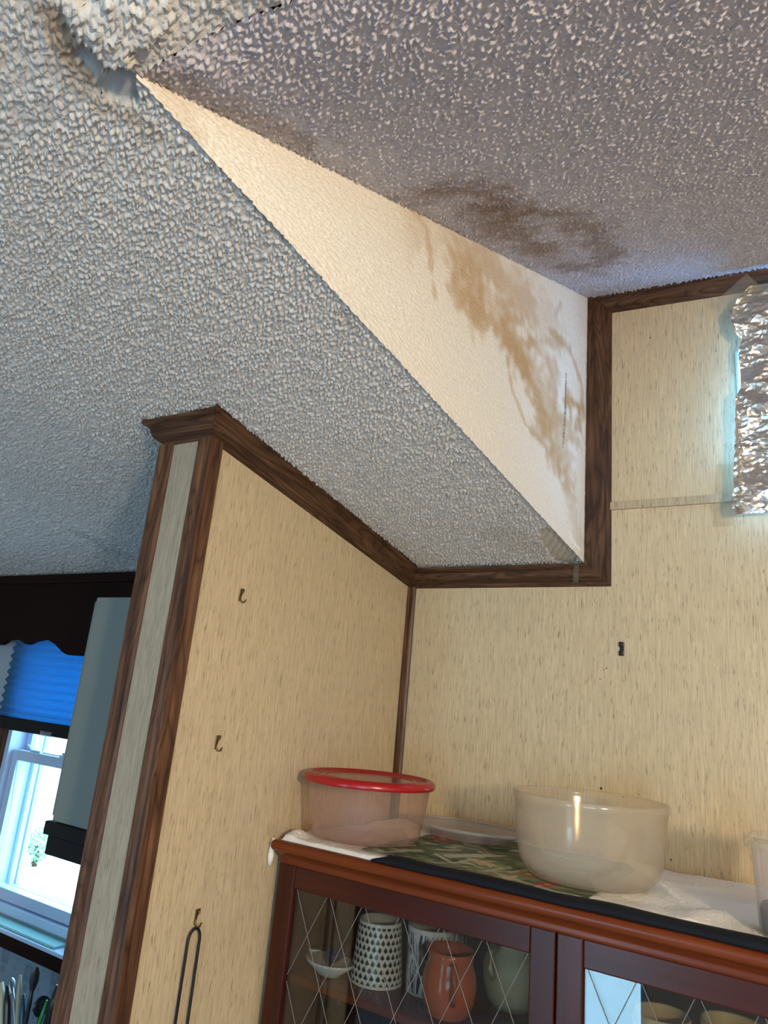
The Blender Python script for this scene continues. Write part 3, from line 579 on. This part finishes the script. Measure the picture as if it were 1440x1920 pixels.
def gdoor(x0, x1, z0, z1, n0, hinge):
    o = M(); sw = .034; q = o; yy0, yy1 = yf-.001, yf+.017
    fr = root_child = bpy.data.objects.new('door', None); link(fr, cab)
    for a in ((x0, x0+sw, z0, z1, 'stile'), (x1-sw, x1, z0, z1, 'stile'), (x0+sw, x1-sw, z1-.034, z1, 'rail'), (x0+sw, x1-sw, z0, z0+.04, 'rail')):
        q = M(); q.box(a[0], a[1], yy0, yy1, a[2], a[3]); q.build(a[4], M_cherry, fr, bevel=.0022)
    q = M(); q.box(x0+sw-.004, x1-sw+.004, yf+.0055, yf+.0085, z0+.036, z1-.030); q.build('glass', M_door_glass, fr)
    gx0, gx1, gz0, gz1 = x0+sw, x1-sw, z0+.04, z1-.034; sp = .0655; q = M(); sl = .5
    for k in range(-9, 9):
        for s in (-1, 1):
            xt = n0+sp*k+s*.003; pts = []
            for j in range(0, 61):
                z = gz1-(gz1-gz0)*j/60; x = xt+s*sl*(gz1-z)
                if gx0 <= x <= gx1: pts.append((x, yf+.0045, z))
            if len(pts) > 3: q.tube([pts[0], pts[-1]], .00055, 5)
    tag(q.build('lattice', M_lat, fr), kind='stuff', label='thin pale diamond lattice lines')
M_lat = mat('pale_lead_line', (.16, .155, .15), .6)
gdoor(cx0+.005, .4770, .985, 1.576, .1155, 0); gdoor(.4788, .9435, .985, 1.576, .5795, 1)
q = M(); q.box(cx0+.022, cx1-.022, -.342, -.024, 1.398, 1.410); q.build('shelf', M_cornice, cab, bevel=.002)
q = M(); q.box(cx0+.022, cx1-.022, -.342, -.024, 1.205, 1.217); q.build('shelf', M_cornice, cab, bevel=.002)
q = M(); q.box(cx0, cx1, yf, -.012, .05, .980); q.build('base_body', M_cherry, cab, bevel=.004)
q = M(); q.box(.470, .486, -.360, -.352, .985, 1.574); q.build('centre_post', M_cherry, cab)

# ------------------------------------------------------------------ china on the shelves
SZ = 1.4105
def potc(name): pass
M_cream = mat('cream_glaze', (.66, .52, .27), .4, spec=.3); M_terra = mat('terracotta_glaze', (.42, .10, .035), .12); M_porc = mat('white_porcelain', (.62, .60, .55), .15); M_cobalt = mat('cobalt_glaze', (.012, .022, .10), .2)
def mugprof(rb, rt, h, t_=.003): return [(0.0001, 0), (rb*.95, 0), (rb, .003), (rb+(rt-rb)*.5, h*.5), (rt, h-.002), (rt-.0012, h), (rt-t_, h-.002), (rb-t_, .006), (.0001, .005)]
def painted(name, c, rb, rt, h, fn, label, cat, grp=None):
    """glazed vessel whose pattern is a printed colour on a finely divided wall"""
    o = root(name, c, label, cat, grp); n = 260; m_ = 120; a = np.linspace(0, 2*math.pi, n); zz = np.linspace(0, 1, m_); A, B = np.meshgrid(a, zz)
    R = rb+(rt-rb)*B; col = fn(A, B); grid_obj('body', c[0]+R*np.cos(A), c[1]+R*np.sin(A), c[2]+B*h, M_glz, col, o)
    q = M(); q.lathe([(rt, h), (rt-.0015, h+.0012), (rt-.003, h), (rb-.003, .006), (.0001, .005)], c, 48); q.build('lining', M_porc, o, smooth=True); q = M(); q.lathe([(.0001, 0), (rb, 0)], c, 48); q.build('foot', M_porc, o)
    return o
M_glz = vcol('painted_glaze', .18, .02, 300, .6)
def drops(A, B):
    n, m_ = 26, 9; u = A/(2*math.pi)*n; r = B*m_; row = np.floor(r); fr = r-row; fu = (u+.5*(row % 2)) % 1-.5; w = .34*sst(.05, .3, fr)*sst(1.0, .35, fr)+.03
    k = sst(1.15, .85, np.abs(fu)/w)*(fr > .06)*(fr < .95)*(B < .95)*(B > .05); w2 = np.where(fr < .5, .30, .30)
    return mixc(np.ones(A.shape+(3,))*np.array([.70, .66, .55]), (.01, .01, .012), k)
def stripes(A, B):
    u = A/(2*math.pi)*34+.25*np.sin(B*9+A*7)+.3*samp(NLO, A*.3, B*.1); fu = np.abs(u % 1-.5); w = .17+.07*samp(NLO, np.floor(u)*.11, B*.2)
    return mixc(np.ones(A.shape+(3,))*np.array([.66, .64, .58]), (.015, .02, .045), sst(1.15, .85, fu/w)*(B < .93)*(B > .04))
painted('drop_pattern_tumbler', (.146, -.262, SZ), .0425, .0345, .088, drops, 'white tumbler with rows of black teardrops behind cabinet glass', 'tumbler')
painted('striped_cup', (.2275, -.236, SZ), .0360, .0385, .092, stripes, 'white cup with black vertical stripes beside the teardrop tumbler', 'cup')
q = M(); c = (.2275, -.236); q.tube([(c[0]+.012, c[1]-.036, SZ+.075), (c[0]+.014, c[1]-.052, SZ+.074), (c[0]+.015, c[1]-.058, SZ+.060), (c[0]+.014, c[1]-.052, SZ+.04), (c[0]+.012, c[1]-.036, SZ+.036)], .005); 
q.build('handle', mat('brown_glaze', (.10, .06, .04), .3), bpy.data.objects['striped_cup'], smooth=True)
cj = (.292, -.297, SZ); o = root('terracotta_jug', cj, 'shiny orange terracotta jug in front of the striped cup', 'jug')
q = M(); q.lathe([(.0001, 0), (.027, 0), (.032, .004), (.0385, .022), (.0405, .040), (.0385, .056), (.034, .068), (.0335, .078), (.0365, .086), (.0345, .086), (.031, .078), (.0315, .068), (.036, .045), (.030, .010), (.0001, .006)], cj, 48); q.build('body', M_terra, o, smooth=True)
q = M(); hx, hy = .55, -.83; q.tube([(cj[0]+hx*r, cj[1]+hy*r, SZ+z) for r, z in ((.034, .074), (.048, .073), (.056, .060), (.054, .040), (.040, .026))], [.0055, .005, .0045, .0045, .005], 10, .6); q.build('handle', M_terra, o, smooth=True)
cj = (.350, -.195, SZ); o = root('cream_jug', cj, 'round cream jug right of the terracotta jug', 'jug')
q = M(); q.lathe([(.0001, 0), (.028, 0), (.036, .010), (.0445, .036), (.0450, .055), (.038, .076), (.031, .086), (.032, .096), (.029, .096), (.028, .086), (.040, .055), (.03, .012), (.0001, .008)], cj, 48); q.build('body', M_cream, o, smooth=True)
q = M(); q.tube([(cj[0]-.010, cj[1]-.033, SZ+.085), (cj[0]-.013, cj[1]-.052, SZ+.080), (cj[0]-.014, cj[1]-.058, SZ+.062), (cj[0]-.012, cj[1]-.046, SZ+.045)], .004); q.build('handle', M_cream, o, smooth=True)
cj = (.078, -.298, SZ); o = root('leaf_dish', cj, 'small white dish with cobalt blue leaf on the left of the shelf', 'dish')
q = M(); q.lathe([(.0001, 0), (.018, 0), (.020, .004), (.036, .016), (.0385, .021), (.0365, .0215), (.018, .007), (.0001, .006)], cj, 40, tilt=Matrix.Diagonal((1.15, .85, 1))); q.build('bowl', M_porc, o, smooth=True)
q = M()
for k in range(7):
    a = -.9+k*.5; q.tube([(cj[0], cj[1], SZ+.014), (cj[0]+.016*math.cos(a), cj[1]+.014*math.sin(a), SZ+.026), (cj[0]+.033*math.cos(a), cj[1]+.026*math.sin(a), SZ+.036+.004*(k % 2))], [.003, .007, .001], 8, .35)
q.build('leaf', M_cobalt, o, smooth=True)
q = M(); q.tube([(cj[0]-.030, cj[1]-.010, SZ+.020), (cj[0]-.026, cj[1]-.018, SZ+.032), (cj[0]-.006, cj[1]-.020, SZ+.037)], [.002, .006, .001], 8, .35); q.build('leaf', M_porc, o, smooth=True)
painted('blue_white_cup', (.205, -.105, SZ), .036, .040, .118, lambda A, B: mixc(np.ones(A.shape+(3,))*np.array([.30, .36, .44]), (.03, .05, .12), sst(.2, .9, samp(NMD, A*.2, B*.15))), 'blue and white patterned cup at the back of the shelf', 'cup')
for (x, y, h, r, lab) in ((.583, -.262, .072, .036, 'cream cup standing nearer the middle post behind right door'), (.668, -.270, .086, .037, 'cream cup standing further right behind right door')):
    o = root('cream_cup', (x, y, SZ), lab, 'cup', 'cream cups behind the right door'); q = M(); q.lathe(mugprof(r*.9, r, h), (x, y, SZ), 40); q.build('body', M_cream, o, smooth=True)
M_gl = glass('goblet_glass', (1, 1, 1), 0, 1.45)
for (x, y, lab) in ((.085, -.27, 'clear goblet on the lower shelf nearest the left door edge'), (.155, -.25, 'clear goblet on the lower shelf second from the left')):
    o = root('goblet', (x, y, 1.2175), lab, 'glass', 'goblets on the lower shelf'); q = M()
    q.lathe([(.0001, 0), (.028, 0), (.028, .002), (.004, .006), (.004, .05), (.022, .068), (.031, .10), (.029, .145), (.0275, .145), (.0295, .10), (.02, .070), (.0001, .056)], (x, y, 1.2175), 36); q.build('bowl_and_stem', M_gl, o, smooth=True)

# ------------------------------------------------------------------ on top of the cabinet
tx = np.linspace(.020, .94, 420); ty_ = np.linspace(-.392, -.020, 200); X, Y = np.meshgrid(tx, ty_)
fy = -.392+.0035*samp(NLO, X, X*0)*sst(.2, .3, X)+.022*sst(.20, .32, X); Yt = fy+(Y+.392)*(-.02-fy)/.372
Zt = CT+.0062+.0012*samp(NLO, X, Yt)+.0005*samp(NP2, X, Yt)+.0004*samp(NP1, Yt, X)
Zt += .010*np.exp(-((X-.035)/.016)**2-((Yt+.365)/.02)**2)+.006*np.exp(-(((X-.60)+(Yt+.25)*.5)/.012)**2)*sst(-.36, -.2, Yt)+.004*np.exp(-((X-.655-(Yt+.3)*.3)/.02)**2)
edge = sst(0, .006, Yt-fy)*sst(0, .006, X-.020)*sst(0, .004, -.02-Yt); Zt = CT+.0006+(Zt-CT-.0006)*edge
tw = root('white_towel', (.48, -.2, CT), 'white terry towel spread over the cabinet top', 'towel')
grid_obj('terry_sheet', X, Yt, Zt, M_towel, parent=tw)
q = M(); q.tube([(.0065, -.391, CT+.0005), (.0060, -.3935, CT-.012), (.0065, -.394, CT-.026), (.0050, -.393, CT-.040)], [.003, .0035, .0055, .003], 10); q.build('hanging_corner', M_towel, tw, smooth=True)
# black strip
q = M(); vs = []; n = 80; pr = [(0, 0), (-.0015, .004), (.002, .0085), (.012, .0105), (.024, .0100), (.030, .0045), (.028, .0)]
for k in range(n+1):
    x = .200+(.94-.200)*k/n; o_ = .0015*math.sin(x*23)+.001*math.sin(x*61); e = min(1, k/4+.25); vs += [(x, CYF+.008+a*e+o_, CT+.0003+b*e+.0008*math.sin(x*37)*(b > 0)) for a, b in pr]
N = len(pr); q.add(vs, [(i*N+k, (i+1)*N+k, (i+1)*N+(k+1) % N, i*N+(k+1) % N) for i in range(n) for k in range(N)]+[tuple(range(N)), tuple(n*N+k for k in range(N))[::-1]])
tag(q.build('black_liner_strip', M_blk, smooth=True), 'black cloth strip along the front edge of the cabinet top', 'liner strip')
# floral placemat
pcs = [(.165, -.385), (.515, -.385), (.515, -.055), (.165, -.055)]
A, B = np.meshgrid(np.linspace(0, 1, 260), np.linspace(0, 1, 240)); X = .165+.35*A; Y = -.372+.318*B; Zp = CT+.0092+.0008*samp(NLO, X, Y)
r_ = np.random.default_rng(5); C = np.ones(X.shape+(3,))*np.array([.20, .21, .13])
for k in range(420):
    x, y, a, L_ = .165+.35*r_.random(), -.39+.34*r_.random(), r_.random()*math.pi*.6-.5, .02+.05*r_.random(); e = [(x, y), (x+L_*math.cos(a), y+L_*math.sin(a))]
    g = [(.07, .10, .045), (.15, .19, .10), (.035, .07, .04), (.10, .12, .06), (.42, .40, .30)][k % 5]; C = mixc(C, g, .85*sst(1.2, .7, dseg(X, Y, e)/(.003+.005*r_.random())))
for (x, y, r, cc) in ((.20, -.16, .028, (.42, .06, .05)), (.235, -.13, .018, (.36, .09, .06)), (.41, -.30, .024, (.30, .13, .06)), (.452, -.345, .020, (.45, .04, .04)), (.33, -.28, .020, (.40, .30, .18)), (.395, -.345, .022, (.48, .38, .24)), (.30, -.20, .02, (.2, .1, .08)), (.47, -.28, .02, (.42, .05, .05)), (.36, -.15, .03, (.38, .10, .07))):
    d = np.hypot(X-x, Y-y); an = np.arctan2(Y-y, X-x); C = mixc(C, cc, .9*sst(1.1, .8, d/(r*(.8+.25*np.cos(5*an))))); C = mixc(C, (.50, .40, .20), .8*sst(1.1, .7, d/(r*.25)))
Zp = np.minimum(Zp, Zp); tag(grid_obj('floral_placemat', X, Y, Zp, M_paper, C), 'green and red floral placemat between the two plastic tubs', 'placemat')
# clear dish
cdx = (.225, -.120, CT+.0105); S3 = Matrix.Diagonal((1.25, .80, 1)); o = root('glass_dish', cdx, 'shallow clear glass dish at the back against the wall', 'dish')
q = M(); q.lathe([(.0001, 0), (.055, 0), (.062, .003), (.082, .016), (.092, .018), (.0925, .0205), (.081, .0185), (.060, .0055), (.0001, .003)], cdx, 72, tilt=S3); q.build('plate', M_clear, o, smooth=True)
q = M(); q.lathe([(.089+.0032*math.cos(a), .0195+.0032*math.sin(a)) for a in np.linspace(0, 2*math.pi, 9)], cdx, 72, tilt=S3); q.build('rim', M_clear, o, smooth=True)
# red lidded tub
rc = (.1185, -.2930, CT+.0105); rb, rt, H = .0930, .1060, .094; o = root('red_lid_tub', rc, 'round translucent pink tub with a red lid by the partition', 'food container')
q = M(); q.lathe([(.0001, 0), (rb*.86, .0), (rb*.95, .003), (rb, .011), (rb+(rt-rb)*.55, H*.55), (rt, H-.006), (rt+.003, H-.005), (rt+.003, H-.002), (rt-.001, H-.002)], rc, 72); q.build('tub', M_tub, o, smooth=True)
q = M(); q.lathe([(rt+.0035, H-.0085), (rt+.0065, H-.0085), (rt+.0075, H-.006), (rt+.0065, H+.001), (rt+.001, H+.0045), (rt-.005, H+.0045), (rt-.008, H+.0005), (rt-.022, H-.0005), (rt-.026, H+.002), (rt-.030, H+.002), (rt-.031, H)], rc, 72)
ld = q.build('lid', M_red, o, smooth=True); q = M(); q.lathe([(rt-.031, H+.0005), (rt*.4, H+.001), (.0001, H+.0012)], rc, 72); q.build('lid_window', M_redc, ld, smooth=True)
q = M(); q.prism([(rc[0]+rt+.004, rc[1]+.016, rc[2]+H-.004), (rc[0]+rt+.0125, rc[1]+.010, rc[2]+H-.004), (rc[0]+rt+.0125, rc[1]-.004, rc[2]+H-.004), (rc[0]+rt+.004, rc[1]-.010, rc[2]+H-.004)], (0, 0, .002)); q.build('pull_tab', M_red, ld)
# frosted bowl
bc = (.4853, -.2614, CT+.0110); rb, rt, H = .094, .1100, .1130; o = root('frosted_bowl', bc, 'large open frosted plastic bowl on the cabinet top', 'bowl')
q = M(); q.lathe([(.0001, 0), (rb*.80, 0), (rb*.90, .003), (rb*1.045, .020), (rb*1.09, .036), (rt-.003, H*.68), (rt-.001, H-.012), (rt+.0005, H-.011), (rt+.001, H-.001), (rt-.0005, H), (rt-.0022, H-.001), (rt-.003, H-.012), (rt-.006, H*.68), (rb*1.06, .036), (rb*1.01, .020), (rb*.86, .0055), (.0001, .003)], bc, 80); q.build('shell', M_bowl, o, smooth=True)
# small lidded box at the right edge
sx, sy = .752, -.318; o = root('clear_lidded_box', (sx, sy, CT+.007), 'small clear square food box with dark contents at the right edge', 'food container')
def sqprof(q, prof, c, n=48, p=5):
    def tl(r, a): k = (abs(math.cos(a))**p+abs(math.sin(a))**p)**(-1/p); return (c[0]+r*k*math.cos(a), c[1]+r*k*math.sin(a))
    vs = []
    for r, z in prof: vs += [(*tl(r, 2*math.pi*k/n), c[2]+z) for k in range(n)]
    q.add(vs, [(i*n+k, i*n+(k+1) % n, (i+1)*n+(k+1) % n, (i+1)*n+k) for i in range(len(prof)-1) for k in range(n)]); return q
c = (sx, sy, CT+.007)
sqprof(M(), [(.0001, 0), (.040, 0), (.043, .004), (.048, .098), (.050, .100)], c).build('box', M_clear, o, smooth=True)
sqprof(M(), [(.051, .092), (.055, .094), (.056, .102), (.052, .106), (.046, .106), (.044, .101), (.0001, .101)], c).build('lid', M_tape, o, smooth=True)
sqprof(M(), [(.0001, .002), (.040, .003), (.042, .028), (.02, .032), (.0001, .030)], c).build('contents', mat('dark_contents', (.035, .02, .02), .6), o, smooth=True)
